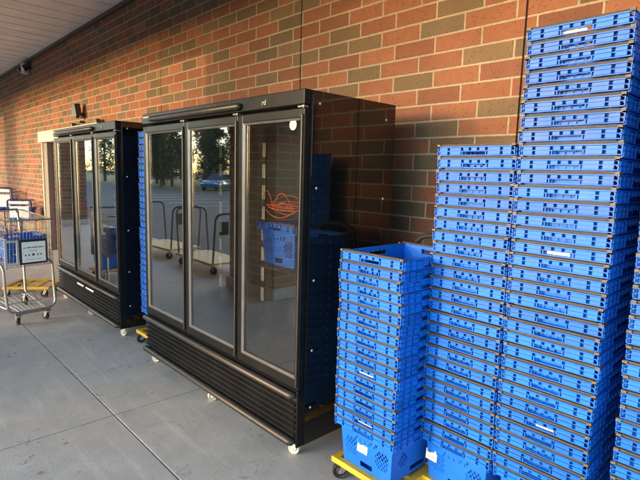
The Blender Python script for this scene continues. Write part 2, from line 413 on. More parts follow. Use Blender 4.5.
# ------------------------------------------------------------------ blue tote
TW,TD,TH,BH=0.37,0.50,0.235,0.0385
def make_tote_mesh():
    q=MB()
    it,ib=0.024,0.040
    def wall(side):
        # side: 0 front(-y) 1 back 2 left 3 right
        half,dep=(TW/2,TD/2) if side<2 else (TD/2,TW/2)
        nu=32 if side<2 else 42; nv=18
        keep=set()
        for j in range(nv):
            for i in range(nu):
                u=((i+.5)/nu-.5)*2; v=(j+.5)/nv; hole=False
                if abs(u)<.30 and .85<v<.94: hole=True                  # grip slot in the rim
                if abs(u)<.28 and .08<v<.17: hole=True                   # foot slot
                au=abs(u)
                if side<2:
                    if (i+j)%2==0 and (abs(au-.62)/.34+abs(v-.42)/.36)<1.0 and abs(v-.42)<.20 and abs(au-.62)<.25: hole=True
                    if au<.5 and .60<v<.66 and i%3==0: hole=True
                    if au<.46 and .655<v<.70 and i%3==1 and au>.2: hole=True
                else:
                    if .40<au<.82 and .26<v<.60 and (i+j)%2==0 and (abs(au-.6)/.2+abs(v-.43)/.22)<1.0: hole=True
                if not hole: keep.add((i,j))
        def pt(i,j,o):
            v=j/nv; ins=ib+(it-ib)*v+o; z=0.003+(TH-.004)*v; u=(i/nu-.5)*2; a=u*(half-ins); d=-(dep-ins)
            return {0:(a,d,z),1:(-a,-d,z),2:(d,-a,z),3:(-d,a,z)}[side]
        idx={}; vs=[]; fs=[]
        def vid(i,j,o):
            k=(i,j,o)
            if k not in idx: idx[k]=len(vs); vs.append(pt(i,j,.003*o))
            return idx[k]
        for (i,j) in keep:
            fs.append((vid(i,j,0),vid(i+1,j,0),vid(i+1,j+1,0),vid(i,j+1,0)))
            fs.append((vid(i,j+1,1),vid(i+1,j+1,1),vid(i+1,j,1),vid(i,j,1)))
            for (ni,nj,e0,e1) in((i-1,j,(i,j+1),(i,j)),(i+1,j,(i+1,j),(i+1,j+1)),(i,j-1,(i,j),(i+1,j)),(i,j+1,(i+1,j+1),(i,j+1))):
                if (ni,nj) not in keep: fs.append((vid(*e0,0),vid(*e1,0),vid(*e1,1),vid(*e0,1)))
        q.add(vs,fs)
    for s in range(4): wall(s)
    hx,hy=TW/2-ib,TD/2-ib
    q.box(-hx,hx,-hy,hy,.0,.003)
    def side_boxes(side):
        z0=TH-(BH if side<2 else .0470)
        half,dep=(TW/2,TD/2) if side<2 else (TD/2,TW/2)
        def bx(a0,a1,i0,i1,zz0,zz1):
            d0,d1=-(dep-i0),-(dep-i1)
            if side==0: q.box(a0,a1,d0,d1,zz0,zz1)
            elif side==1: q.box(-a1,-a0,-d1,-d0,zz0,zz1)
            elif side==2: q.box(d0,d1,-a1,-a0,zz0,zz1)
            else: q.box(-d1,-d0,a0,a1,zz0,zz1)
        e=half-.0005
        bx(-e,e,.0005,.016,TH-.004,TH)                       # lip
        bx(-e+.004,e-.004,.003,.0125,z0,z0+.0035)            # skirt edge
        zm=z0+(TH-z0)*.50
        nt_=[.465,.335,.155,.052] if side<2 else [.475,.385,.29,.2,.11,.035]
        cuts=sorted([-c for c in nt_]+nt_)
        edges=[-.492]+cuts+[.492]; gp=.0064
        for k in range(len(edges)-1):
            a0=edges[k]*2*half+(gp if k>0 else 0); a1=edges[k+1]*2*half-(gp if k<len(edges)-2 else 0)
            if a1-a0<.003: continue
            c=abs((edges[k]+edges[k+1])/2)
            top=TH-.0055 if not(.17<c<.33 and k%2) else TH-.0085
            bx(a0,a1,.0015,.0125,zm+.0016,top)
            if c>.155 or side>=2 and c>.2:
                bx(a0,a1,.0015,.0125,z0+.0045,zm-.0016)
        bx(-e+.006,e-.006,.006,.0125,zm-.0016,zm+.0016)
        # slot surround
        s_=.155*2*half if side<2 else .2*2*half
        bx(-s_,-s_+.004,.0005,.0125,z0+.002,zm); bx(s_-.004,s_,.0005,.0125,z0+.002,zm)
    for s in range(4): side_boxes(s)
    o=q.build('tote_master',M['blue'],fix=True); me=o.data; bpy.data.objects.remove(o); return me
def make_bail_mesh():
    q=MB(); z=TH+.0008; y=-(TD/2-.005)
    q.box(-TW/2+.008,TW/2-.008,y+.001,y+.018,z,z+.0086,mi=0)
    for t in(-1,1):
        x=t*(TW/2-.010)
        q.box(x-.008,x+.008,y-.006,y+.006,z-.0005,z+.0088,mi=1)
        q.cyl((x,y,z-.004),(x,y+.05,z+.004),.0045,n=8,mi=1)
    o=q.build('bail_master',[M['bail'],M['brass']]); me=o.data; bpy.data.objects.remove(o); return me
TOTE=make_tote_mesh(); BAIL=make_bail_mesh()
def label_mesh(name,wd,ht):
    q=MB(); q.box(-wd/2,wd/2,-.0012,.0,-ht/2,ht/2,0)
    for k in range(3):
        ww=wd*(.32+.12*((k*7)%3)); q.box(-wd*.36,-wd*.36+ww,-.0018,-.0011,ht*(.26-.24*k)-ht*.055,ht*(.26-.24*k)+ht*.055,2 if k==0 else 1)
    q.box(wd*.12,wd*.36,-.0018,-.0011,-ht*.34,-ht*.02,1)
    o=q.build(name,[M['white'],M['ink_or'],M['ink']]); me=o.data; bpy.data.objects.remove(o); return me
LABEL=label_mesh('label_master',.062,.05); SLIP=label_mesh('slip_master',.085,.011)
ORD=['topmost','second','third','fourth','fifth','sixth','seventh','eighth','ninth','tenth','eleventh','twelfth','thirteenth','fourteenth','fifteenth','sixteenth','seventeenth','eighteenth','nineteenth','twentieth']
TENS={20:'twenty',30:'thirty'}
def ordinal(k):
    if k<len(ORD): return ORD[k]
    n=k+1; t=n//10*10; u=n%10
    names=['','first','second','third','fourth','fifth','sixth','seventh','eighth','ninth']
    return (TENS[t]+'-'+names[u]) if u else {20:'twentieth',30:'thirtieth'}[t]
def part(name,me,parent,loc=(0,0,0),rot=(0,0,0)):
    o=bpy.data.objects.new(name,me); C.objects.link(o); o.parent=parent; o.location=loc; o.rotation_euler=rot; return o
def tote(loc,label,group,rz=0,sx=1,sy=1,sz=1,slip=False,lab=None):
    o=bpy.data.objects.new('tote_crate',TOTE); C.objects.link(o)
    o.location=loc; o.rotation_euler=(0,0,rz); o.scale=(sx,sy,sz); tag(o,label,'crate',group)
    part('bail',BAIL,o); part('bail',BAIL,o,rot=(0,0,PI))
    if slip: part('slip',SLIP,o,(.0+slip,-TD/2+.020,TH-BH*.73))
    if lab is not None: part('label',LABEL,o,(lab,-TD/2+.0310,.118),(-.085,0,0))
    return o
def stack(x,yf,base,n,pitch,where,group,sx=1,lab=None,lean=0,rnd=.0035):
    for k in range(n):
        t=n-1-k                                   # order counted from the top
        if t==0: l='%s blue tote crate of %s'%(ORD[0],where)
        elif k==0: l='bottom blue tote crate of %s'%where
        else: l='%s blue tote crate from the top of %s'%(ordinal(t),where)
        s=random.uniform(-.02,.03) if random.random()<.06 else False
        tote((x+random.uniform(-rnd,rnd)+lean*k,yf+TD/2*1.0+random.uniform(-rnd,rnd),base+pitch*k+(random.uniform(-.0016,.0016) if k else 0)),
             l,group,random.uniform(-.010,.010),sx,1,1,s,lab if k==0 else None)

# ------------------------------------------------------------------ casters and dollies
def caster(parent,x,y,top,r,wheel,fork,tread=None,ang=0.0,wd=.028,name='caster'):
    """swivel caster: plate and fork, with the wheel as a sub-part"""
    m=Matrix.Translation((x,y,0))@Matrix.Rotation(ang,4,'Z'); off=.022
    q=MB(); q.bbox(-.034,.034,-.028,.028,top-.006,top,.002,mat=m); q.cyl((0,0,top-.006),(0,0,top-.022),.02,n=16,mat=m)
    for s in(-1,1):
        q.prism([(-.018,top-.02),(.022,top-.02),(off+.012,r-.008),(off-.012,r-.008)],s*(wd/2+.003),s*(wd/2+.0065),'y',mat=m)
    q.box(-.018,.022,-(wd/2+.0065),wd/2+.0065,top-.024,top-.019,mat=m)
    q.cyl((off,-wd/2-.011,r),(off,wd/2+.011,r),.006,n=10,mat=m)
    c=q.build(name,fork,parent)
    q=MB(); h=wd/2
    q.lathe([(.006,-h),(r*.5,-h),(r*.52,-h*.6),(r*.78,-h*.6),(r*.82,-h),(r*.95,-h),(r,-h*.6),(r,h*.6),(r*.95,h),(r*.82,h),(r*.78,h*.6),(r*.52,h*.6),(r*.5,h),(.006,h)],(off,0,r),'y',28,mat=m)
    q.build('wheel',wheel,c); return c
def make_dolly(loc,rz,label,group,handle=0,w_=.42,d_=.55,top=.118,wheelmat=None,cc=None):
    e=empty('tote_dolly',loc,rz); tag(e,label,'dolly',group)
    hx,hy=w_/2,d_/2
    q=MB()
    for s in(-1,1):
        q.bbox(-hx,hx,min(s*hy,s*(hy-.035)),max(s*hy,s*(hy-.035)),top-.030,top,.004)
        q.bbox(min(s*hx,s*(hx-.035)),max(s*hx,s*(hx-.035)),-hy+.0355,hy-.0355,top-.030,top-.0005,.004)
        q.bbox(-hx+.0355,hx-.0355,s*.09-.018,s*.09+.018,top-.027,top-.008,.003)
    q.bbox(-.018,.018,-.071,.071,top-.026,top-.009,.003)
    q.build('frame',M['yellow'],e)
    for sx in(-1,1):
        for sy in(-1,1):
            caster(e,sx*(hx-.05),sy*(hy-.05),top-.0305,.041,M['rubber'],M['steel'],ang=R(-120)-rz+random.uniform(-.5,.5))
    if handle:
        q=MB(); hw=hx-.03
        q.tube(rounded([(-hw,hy-.02,top-.03),(-hw,hy+.005,.5),(-hw,hy+.02,handle),(hw,hy+.02,handle),(hw,hy+.005,.5),(hw,hy-.02,top-.03)],.13,8),.014,10)
        q.build('push_handle',M['rubber'],e)
    return e
DG='yellow wheeled dollies under the tote stacks'
GA='blue totes nested in the short stack'; GB='blue totes nested in the middle stack'; GC='blue totes nested in the tallest stack'
GD='blue totes nested in the right edge stack'; GE='blue totes nested in the stack between the coolers'
make_dolly((-1.435,1.675+.27,0),0,'yellow dolly with black hoop handle under the short tote stack','%s'%DG,handle=1.24,w_=.41)
stack(-1.43,1.665,.119,18,.0491,'the short stack beside the near cooler',GA,sx=1.03,lab=-.02,lean=-.0004)
make_dolly((-1.06,1.90+.265,0),0,'yellow dolly under the middle tote stack left of the tallest',DG,w_=.365)
stack(-1.065,1.87,.119,26,.0533,'the middle-height stack left of the tallest',GB,sx=.975,lab=-.13)
make_dolly((-.695,1.90+.265,0),0,'yellow dolly under the tallest tote stack',DG,w_=.355)
stack(-.70,1.87,.119,34,.0532,'the tallest stack by the wall joint',GC,sx=.975,lab=-.13)
make_dolly((-.26,1.90+.265,0),0,'yellow dolly under the tote stack at the right edge',DG,w_=.365)
stack(-.262,1.87,.119,33,.0532,'the cut-off stack at the right edge',GD,sx=1.0,lab=-.13)
make_dolly((-3.99,1.725+.27,0),0,'yellow dolly peeking out between the two coolers',DG,w_=.44)
stack(-3.905,1.72,.119,29,.0535,'the dim stack between the two coolers',GE,sx=1.0)

# ------------------------------------------------------------------ glass door coolers
FW,FD,F0,F1=1.875,.70,.095,1.962
def make_cooler():
    e=empty('display_cooler',(0,0,0))
    X0,X1=-FW/2,FW/2
    # cabinet shell: back, floor, roof, left side
    q=MB()
    q.bbox(X0,X1-.012,.047,FD,F0,.40,.004)                    # machine base
    q.bbox(X0+.001,X1-.012,.05,FD-.001,1.885,F1,.004)
    q.bbox(X0+.0015,X1-.013,FD-.03,FD,.4005,1.8845,.003)
    q.bbox(X0,X0+.035,.047,FD-.0305,.4005,1.8845,.003)
    q.box(X1-.035,X1-.013,.05,FD-.0305,.4005,1.8845)
    q.build('cabinet',M['cooler'],e)
    # liner
    q=MB()
    q.box(X0+.0355,X1-.0355,FD-.036,FD-.0305,.401,1.884); q.box(X0+.0355,X0+.042,.06,FD-.0365,.401,1.884); q.box(X1-.042,X1-.0355,.06,FD-.0365,.401,1.884)
    q.box(X0+.0425,X1-.0425,.06,FD-.0365,.401,.408); q.box(X0+.0425,X1-.0425,.06,FD-.0365,1.877,1.884)
    q.build('liner',M['dark_in'],e)
    # glossy right side, front post and rear panel with a seam
    q=MB(); q.bbox(X1-.0115,X1,.052,FD+.002,F0,F1-.001,.0015); sp=q.build('side_panel',M['gloss'],e)
    q=MB(); q.bbox(X1-.0115,X1,.043,.0505,F0,F1-.001,.001); q.bbox(X1-.0115,X1-.001,-.002,.0425,F0,.412,.003); q.build('corner_post',M['cooler'],e)
    for (yy,zz) in((.10,1.90),(.62,1.87),(.09,1.48),(.62,1.42),(.09,1.0),(.62,.98),(.09,.62),(.62,.55),(.09,.30)):
        q=MB(); q.lathe([(0,.004),(.004,.0038),(.0065,.0015),(.007,0)],(X1+.0001,yy,zz),'x',12); q.build('screw',M['screw'],sp)
    # header
    q=MB(); q.bbox(X0,X1,-.004,.0425,1.887,F1,.005); hd=q.build('header',M['cooler'],e)
    q=MB(); a,bb=X0+.16,X1-.54
    q.tube([(a,-.003,1.917),(a+.004,-.012,1.917),(a+.014,-.016,1.917),(bb-.014,-.016,1.917),(bb-.004,-.012,1.917),(bb,-.003,1.917)],[.006,.016,.020,.020,.016,.006],14)
    q.build('bumper_bar',M['rail'],hd)
    q=MB(); q.box(X0+.02,X0+.12,-.0058,-.0042,1.931,1.942); q.build('maker_plate',M['greypl'],hd)
    cu=bpy.data.curves.new('logo','FONT'); cu.body='rd'; cu.size=.042; cu.extrude=.0012
    tmp=bpy.data.objects.new('logo_text',cu); lm=bpy.data.meshes.new_from_object(tmp); bpy.data.objects.remove(tmp); lm.materials.clear(); lm.materials.append(M['steel'])
    lo=bpy.data.objects.new('logo',lm); C.objects.link(lo); lo.parent=hd; lo.location=(X1-.345,-.0055,1.907); lo.rotation_euler=(PI/2,0,0)
    # doors
    dw=(FW-.0125-.012)/3
    for k in range(3):
        a=X0+(.003,.660,1.300)[k]; c=X0+(.655,1.295,FW-.001)[k]; z0,z1=.415,1.872; t=.048; tl=.046; t_r=.031
        q=MB()
        q.bbox(a,a+tl,0,.040,z0,z1,.006); q.bbox(c-t_r,c,0,.040,z0,z1,.006)
        q.bbox(a+tl-.004,c-t_r+.004,.0015,.0385,z0,z0+t+.012,.005); q.bbox(a+tl-.004,c-t_r+.004,.0015,.0385,z1-t,z1,.005)
        d=q.build('door',M['cooler'],e)
        q=MB(); i=.0035
        x0,x1,y0,y1=a+tl,c-t_r,z0+t+.012,z1-t
        # bright bevelled glazing bead
        for (p0,p1) in(((x0,y0),(x1,y0)),((x1,y0),(x1,y1)),((x1,y1),(x0,y1)),((x0,y1),(x0,y0))):
            dx,dz=p1[0]-p0[0],p1[1]-p0[1]; L=math.hypot(dx,dz); nx,nz=-dz/L,dx/L
            tx,tz=dx/L,dz/L; wd=.010
            A=(p0[0],-.0005,p0[1]); B_=(p1[0],-.0005,p1[1]); C_=(p1[0]+nx*wd-tx*wd,.010,p1[1]+nz*wd-tz*wd); D_=(p0[0]+nx*wd+tx*wd,.010,p0[1]+nz*wd+tz*wd)
            A2,B2,C2,D2=[(v[0],v[1]+.006,v[2]) for v in(A,B_,C_,D_)]
            q.add([A,B_,C_,D_,A2,B2,C2,D2],[(0,1,2,3),(7,6,5,4),(0,4,5,1),(2,6,7,3),(1,5,6,2),(3,7,4,0)])
        q.build('glazing_bead',M['alu'],d)
        q=MB(); q.box(x0-.006,x1+.006,.0165,.0225,y0-.006,y1+.006); q.build('glass',M['glass'],d)
        # full height edge grip on the closing side
        q=MB(); q.bbox(c-.0165,c-.004,-.012,.001,z0+.02,z1-.03,.004); q.build('grip',M['alu'] if False else M['rail'],d)
        q=MB(); q.bbox(c-.05,c-.004,-.003,.03,1.8735,1.8835,.002); q.cyl((c-.02,.012,1.87),(c-.02,.012,1.886),.008,n=10); q.build('hinge',M['alu'],d)
    # base grille with louvres between two bumper rails
    q=MB(); q.box(X0+.006,X1-.0125,.012,.046,.10,.405)
    for k in range(6):
        z=.155+k*.034
        q.prism([(.0115,z),(-.009,z-.001),(-.010,z+.007),(.0115,z+.019)],X0+.008,X1-.02,'x')
    q.build('louvre_grille',M['grille'],e)
    for z,rr in((.383,.021),(.122,.023)):
        q=MB(); a,bb=X0+.004,X1-.03
        q.tube([(a,.008,z),(a+.004,-.010,z),(a+.016,-.017,z),(bb-.016,-.017,z),(bb-.004,-.010,z),(bb,.008,z)],[rr*.55,rr*.92,rr,rr,rr*.92,rr*.55],14)
        q.build('bumper_rail',M['rail'],e)
    # inside: slotted standards on the back and one wire shelf behind the right door
    for k in range(3):
        xx=X0+.04+k*dw+dw*.5 if False else X0+.06+k*dw
        q=MB(); yb=FD-.037
        q.bbox(xx-.012,xx+.012,yb-.012,yb,.43,1.84,.002,mi=0)
        z=.55
        while z<1.75:
            q.box(xx-.018,xx-.003,yb-.017,yb-.0121,z,z+.105,1); q.box(xx+.003,xx+.018,yb-.017,yb-.0121,z,z+.105,1); z+=.16
        q.build('shelf_standard',[M['dark_in'],M['galv']],e)
    for sx in(X0+.06,X0+FW/2,X1-.075):
        for yy in(.075,FD-.1):
            caster(e,sx,yy,F0-.001,.034,M['cream'],M['cream'],ang=R(-135)+random.uniform(-.45,.45),wd=.03)
    return e
def sticker(e,x,z,r=.027):
    q=MB(); q.lathe([(0,-.0012),(r,-.0012),(r,0)],(x,.0158,z),'y',28,0); q.lathe([(0,-.0016),(r*.42,-.0016),(r*.42,-.0012)],(x,.0158,z),'y',20,1)
    q.build('round_sticker',[M['white'],M['ink_or']],e)
F=make_cooler(); F.location=(-1.832-FW/2,1.60,0)
F2=copy_tree(F); F2.location=(-4.352-FW/2,1.638,0)
tag(F,'near black three door glass cooler with a blue tote and orange cord inside','cooler','black three door display coolers')
tag(F2,'far black three door glass cooler with white stickers on its base grille','cooler','black three door display coolers')
sticker(F,FW/2-.105,1.795); sticker(F2,FW/2-.105,1.79)
q=MB()
for a,l in((-.25,.20),(.02,.23)): q.box(a,a+l,-.0062,-.0045,.305,.322)
q.build('grille_label',M['white'],F2)
# wire shelf inside the near cooler carrying one tote and the cord
shz=1.005; q=MB(); xa,xb=.33,.890
for k in range(19): q.cyl((xa,.10+k*.028,shz),(xb,.10+k*.028,shz),.0022,n=6)
for y in(.1,.35,.604): q.cyl((xa,y,shz-.004),(xb,y,shz-.004),.003,n=6)
for x in(xa,(xa+xb)/2,xb): q.cyl((x,.1,shz-.004),(x,.625,shz-.004),.003,n=6)
q.build('wire_shelf',M['wire_dk'],F)
tote((-2.235,1.60+.115+.25,shz+.003),'blue tote crate standing on the shelf inside the near cooler','tote in the cooler',sx=.98,sy=.9,sz=1.06)
# tangled cord on the tote
pts=[]; rr=random.Random(4)
for k in range(260):
    t=k/259*2*PI*4.6
    a=.145+.03*math.sin(t*.37+1)+.02*math.sin(t*1.3)
    pts.append((a*math.cos(t)*1.0+.02*math.sin(t*.21), 0.05*math.sin(t)*(1+.6*math.sin(t*.33)), .055+.012*(k/259)*3+.045*max(0,math.sin(t*.5+.7))**3*math.sin(t*.77)+.006*math.sin(t*2.1)))
q=MB(); sm=[]
q.tube(pts,.0028,6)
for (x0,hh,w_) in((-.09,.11,.12),(.05,.10,.19),(.02,-.04,.26),(.06,.05,.12)):
    q.tube([(x0-w_/2,-.055,.05),*arc((x0-w_/2,-.06,.05),(x0,-.075,.05+2*hh),(x0+w_/2,-.06,.05),14)[1:-1],(x0+w_/2,-.055,.05)],.0028,6)
o=q.build('extension_cord',M['orange']); o.location=(-2.215,1.60+.20,shz+.003+TH*1.06+.03); tag(o,'tangled orange extension cord on top of the tote inside the near cooler','cord')

# ------------------------------------------------------------------ wall fittings at the far end
e=empty('shutter_frame',(-10.3,WALL_Y,0)); tag(e,'beige metal header and post framing the wall behind the far cooler','door frame')
q=MB(); q.bbox(-.02,3.1,-.17,-.003,1.985,2.18,.008); q.build('header_box',M['beige'],e)
q=MB(); q.bbox(.0,.05,-.12,-.003,0,1.984,.006); q.build('lit_edge',M['beige'],e)  # sunlit left edge of the post, put in as a paler strip
q=MB(); q.bbox(.052,.29,-.10,-.003,0,1.984,.006); q.build('post',M['taupe'],e)
for x in(1.75,2.85):
    q=MB(); q.bbox(x-.05,x+.05,-.11,-.03,2.18,2.25,.015); q.build('bracket',M['bronze'],e)
e=empty('wall_floodlight',(-8.3,WALL_Y,2.37)); e.scale=(.5,.5,.62); tag(e,'black floodlight on a knuckle arm above the far cooler','floodlight')
q=MB(); q.lathe([(0,-.03),(.055,-.03),(.06,-.02),(.06,0)],(0,-.001,0),'y',20); q.cyl((0,-.03,0),(.03,-.16,.02),.018,n=10); q.build('mount',M['black'],e)
q=MB(); m=Matrix.Translation((.12,-.22,.10))@Matrix.Rotation(.12,4,'X')@Matrix.Rotation(.05,4,'Y')
q.prism([(-.13,.15),(.13,.15),(.19,-.15),(-.19,-.15)],-.08,.08,'y',mat=m); q.bbox(-.15,.15,-.085,.03,-.19,-.15,.01,mat=m); q.build('lamp_head',M['black'],e)
q=MB(); q.bbox(-.24,-.13,-.20,-.05,-.08,.06,.02); q.build('sensor',M['black'],e)
q=MB(); q.bbox(-.02,.16,-.16,-.02,-.21,-.16,.012); q.build('base_bracket',M['black'],e)
e=empty('emergency_light',(-11.45,WALL_Y-.03,3.47)); e.scale=(.72,.72,.75); tag(e,'pale twin head security light under the canopy at the far left','security light')
q=MB(); q.bbox(-.13,.13,-.13,.025,-.12,.14,.015); q.build('housing',M['greypl'],e)
for s in(-1,1):
    q=MB(); q.cyl((s*.135,-.06,.0),(s*.21,-.06,.0),.03,n=10); q.cyl((s*.25,-.16,-.04),(s*.27,.0,.06),.085,.075,n=16); q.build('lamp_head',M['black'],e)

# ------------------------------------------------------------------ shopping carts
def wire_panel(q,c,nu,nv,r):
    """bilinear grid of wires between corners c[0..3]"""
    c=[Vector(p) for p in c]
    P=lambda u,v: c[0]*(1-u)*(1-v)+c[1]*u*(1-v)+c[2]*u*v+c[3]*(1-u)*v
    for i in range(nu+1): q.cyl(P(i/nu,0),P(i/nu,1),r,n=5)
    for j in range(nv+1): q.cyl(P(0,j/nv),P(1,j/nv),r*1.15,n=5)
def make_cart(loc,rz,label,group,frame,wire,casterfork,seat_sign=False,hs=1.0):
    """local: nose at x=0 pointing +x, the cart runs back to x=-0.85"""
    e=empty('shopping_cart',loc,rz); tag(e,label,'shopping cart',group); e.scale=(1,1,hs)
    q=MB(); hw=.135; tw=.225
    for s in(-1,1):
        # front leg bows out from the bottom bar and climbs to the basket, back along to the handle post
        q.tube(rounded([(0,s*hw,.115),(0.0,s*tw*.98,.15),(-.03,s*tw,.30),(-.05,s*tw,.58),(-.80,s*(tw+.015),.70)],.05,5),.0125,10)
        q.tube(rounded([(0,s*hw,.115),(-.72,s*(tw-.01),.15),(-.80,s*(tw+.015),.70),(-.90,s*(tw+.02),1.02)],.07,5),.0125,10)
    q.bbox(-.014,.014,-hw-.03,hw+.03,.098,.132,.006)
    q.build('frame',frame,e)
    q=MB()
    for k in range(8):
        t=k/7*2-1; q.cyl((0.005,t*hw*.9,.128),(-.42,t*tw*.88,.215),.0032,n=5)
    q.cyl((-.42,-tw*.9,.215),(-.42,tw*.9,.215),.005,n=6); q.cyl((-.2,-tw*.75,.172),(-.2,tw*.75,.172),.004,n=5)
    q.build('lower_tray',wire,e)
    q=MB()
    zf0,zf1,zr0,zr1=.575,1.03,.64,1.06; f=.215; rw=.255
    A=[(.0,-f,zf0),(.0,f,zf0),(.03,f-.01,zf1),(.03,-f+.01,zf1)]; B_=[(-.82,-rw,zr0),(-.82,rw,zr0),(-.86,rw+.02,zr1),(-.86,-rw-.02,zr1)]
    wire_panel(q,A,14,5,.0021); wire_panel(q,B_,12,5,.0021)
    wire_panel(q,[A[0],B_[0],B_[3],A[3]],24,5,.0021); wire_panel(q,[A[1],B_[1],B_[2],A[2]],24,5,.0021); wire_panel(q,[A[0],A[1],B_[1],B_[0]],12,14,.0021)
    q.tube([A[3],A[2],B_[2],B_[3]],.0065,8,closed=True)
    q.build('basket',wire,e)
    q=MB(); q.tube([(-.90,-tw-.02,1.02),(-.92,-tw-.02,1.06),(-.92,tw+.02,1.06),(-.90,tw+.02,1.02)],.016,10); q.build('handle',M['navy'],e)
    for sx,ww in((0,hw),(-.72,tw-.01)):
        for s in(-1,1): caster(e,sx,s*ww,.10 if sx==0 else .13,.036 if sx==0 else .05,M['rubber'],casterfork,ang=PI+random.uniform(-.4,.4),wd=.024)
    if seat_sign:
        q=MB(); xs_=.05
        q.tube(rounded([(xs_,-.2,.58),(xs_+.01,-.2,1.13),(xs_+.01,.2,1.13),(xs_,.2,.58)],.06,6),.016,10); q.build('nose_hoop',M['navy'],e)
        q=MB(); q.bbox(xs_+.012,xs_+.022,-.165,.165,.70,.98,.003); q.bbox(xs_+.012,xs_+.022,-.165,.165,1.03,1.10,.003); q.build('white_card',M['white'],e)
    return e
CG='shopping carts at the left edge'
cart=make_cart((-5.39,1.165,0),math.atan2(.066,.241)*.6,'chrome wire shopping cart with black framed sign on its nose',CG,M['chrome'],M['chrome'],M['steel'])
# sign and grey side plate on the nose
q=MB(); q.bbox(.052,.066,-.115,.135,.605,.842,.004); sg=q.build('sign_frame',M['bezel'],cart)
q=MB(); q.box(.0662,.0672,-.098,.118,.622,.822); cd=q.build('sign_card',M['white'],sg)
q=MB(); rr=random.Random(2)
y=-.085
while y<.1:                                            # heavy headline
    l=rr.uniform(.008,.016); hh=rr.choice([.007,.010,.012]); q.box(.0672,.0676,y,min(y+l,.104),.761,.761+hh); y+=l+rr.choice([.003,.003,.007])
y=-.03
while y<.035: q.box(.0672,.0676,y,y+.008,.733,.738); y+=.012
y=-.06
while y<.075: q.box(.0672,.0676,y,y+.009,.648,.652); y+=.013
for k,yy in enumerate((-.066,-.034,.004,.044,.074)):     # five pictograms
    s=.0135 if k==2 else .0095
    if k in(2,): q.cyl((.0672,yy,.695),(.0676,yy,.695),s,n=6)
    elif k==0: q.prism([(yy-s,.687),(yy+s,.687),(yy,.706)],.0672,.0676,'x')
    else:
        q.box(.0672,.0676,yy-s,yy+s,.687,.693); q.box(.0672,.0676,yy-s*.6,yy-s*.1,.693,.704); q.box(.0672,.0676,yy+s*.2,yy+s*.8,.693,.700)
q.build('print',M['ink'],cd)
q=MB(); 
for (y0,y1,z0,z1) in((-.245,-.222,.575,.845),(-.142,-.121,.60,.845),(-.222,-.142,.60,.622),(-.222,-.142,.825,.845)): q.bbox(.05,.062,y0,y1,z0,z1,.003)
q.build('side_plate',M['greypl'],cart)
# totes riding in the cart
m=cart.matrix_basis
for k,(lx,ly,dz) in enumerate(((-.24,.0,0),)):
    p=Vector((cart.location.x+lx*math.cos(cart.rotation_euler.z)-ly*math.sin(cart.rotation_euler.z),cart.location.y+lx*math.sin(cart.rotation_euler.z)+ly*math.cos(cart.rotation_euler.z),.605+dz))
    tote(p,'blue tote crate riding in the chrome shopping cart behind its sign','totes in the cart',cart.rotation_euler.z,.9,.78,1.08)
make_dolly((-6.63,1.46,0),math.atan2(.47,.34)-PI/2,'empty yellow dolly frame on the pavement behind the chrome cart',DG,w_=.46,d_=.52,top=.135)
NG='navy shopping carts parked by the wall'
for cx,cy,cz,ln in((-10.98,2.30,.50,'blue tote crate in the nearer navy cart'),(-12.6,2.30,.58,'blue tote crate in the farther navy cart'),(-11.25,2.30+.0,.62,None)):
    if ln: tote((cx,cy,cz),ln,'totes in the navy carts',-.5,.95,.75,1)

make_cart((-10.75,2.20,0),-.5,'navy shopping cart with white nose card by the wall, nearer one',NG,M['navy'],M['navy'],M['steel'],True,.80)
make_cart((-12.35,2.20,0),-.5,'navy shopping cart cut off by the left edge, farther one',NG,M['navy'],M['navy'],M['steel'],True,.95)

# ------------------------------------------------------------------ leaf litter
def leaf(x,y,s,rz,label):
    q=MB(); prof=[(-1,0),(-.5,.35),(0,.45),(.5,.3),(1,.0),(.5,-.3),(0,-.45),(-.5,-.35)]
    top=[(a*s,b_*s,.004+.35*s*abs(b_)+.12*s*math.sin(a*3)) for a,b_ in prof]
    q.add(top+[(p[0],p[1],p[2]+.0008) for p in top]+[(0,0,.004)]+[(0,0,.0048)],[(k,(k+1)%8,16) for k in range(8)]+[(8+(k+1)%8,8+k,17) for k in range(8)]+[(k,8+k,8+(k+1)%8,(k+1)%8) for k in range(8)])
    o=q.build('dry_leaf',M['leaf_dry']); o.location=(x,y,0); o.rotation_euler=(0,0,rz); tag(o,label,'leaf','dry leaves on the pavement')
leaf(-3.33,1.09,.022,.4,'curled brown dry leaf on the long pavement joint')
leaf(-2.62,.56,.016,1.7,'small brown dry leaf at the bottom edge of the pavement')
leaf(-4.30,1.38,.012,2.2,'tiny brown dry leaf between the two coolers')

# ------------------------------------------------------------------ what the glass mirrors: platform trucks, lot, car, house, trees
def make_truck(loc,rz,label):
    e=empty('platform_truck',loc,rz); tag(e,label,'platform truck','platform trucks mirrored in the near cooler')
    L,Wd=.62,.30
    q=MB(); q.bbox(-L,L,-Wd,Wd,.165,.19,.006); q.bbox(-L-.012,L+.012,-Wd-.012,-Wd+.02,.15,.1895,.005); q.bbox(-L-.012,L+.012,Wd-.02,Wd+.012,.15,.1895,.005); q.build('deck',M['yellow'],e)
    for s in(-1,1):
        q=MB(); q.tube(rounded([(s*(L-.03),-Wd+.03,.18),(s*(L+.06),-Wd+.03,.93),(s*(L+.06),Wd-.03,.93),(s*(L-.03),Wd-.03,.18)],.12,7),.015,10); q.build('hoop_handle',M['rubber'],e)
        for t in(-1,1): caster(e,s*(L-.12),t*(Wd-.07),.1645,.06,M['rubber'],M['steel'],ang=random.uniform(0,6))
    q=MB(); q.bbox(L+.03,L+.075,.06,.2,.62,.82,.01); q.build('pouch',M['bezel'],e)
    return e
make_truck((-6.85,-.80,0),.05,'yellow deck platform truck with two black hoops, nearer one in the glass')
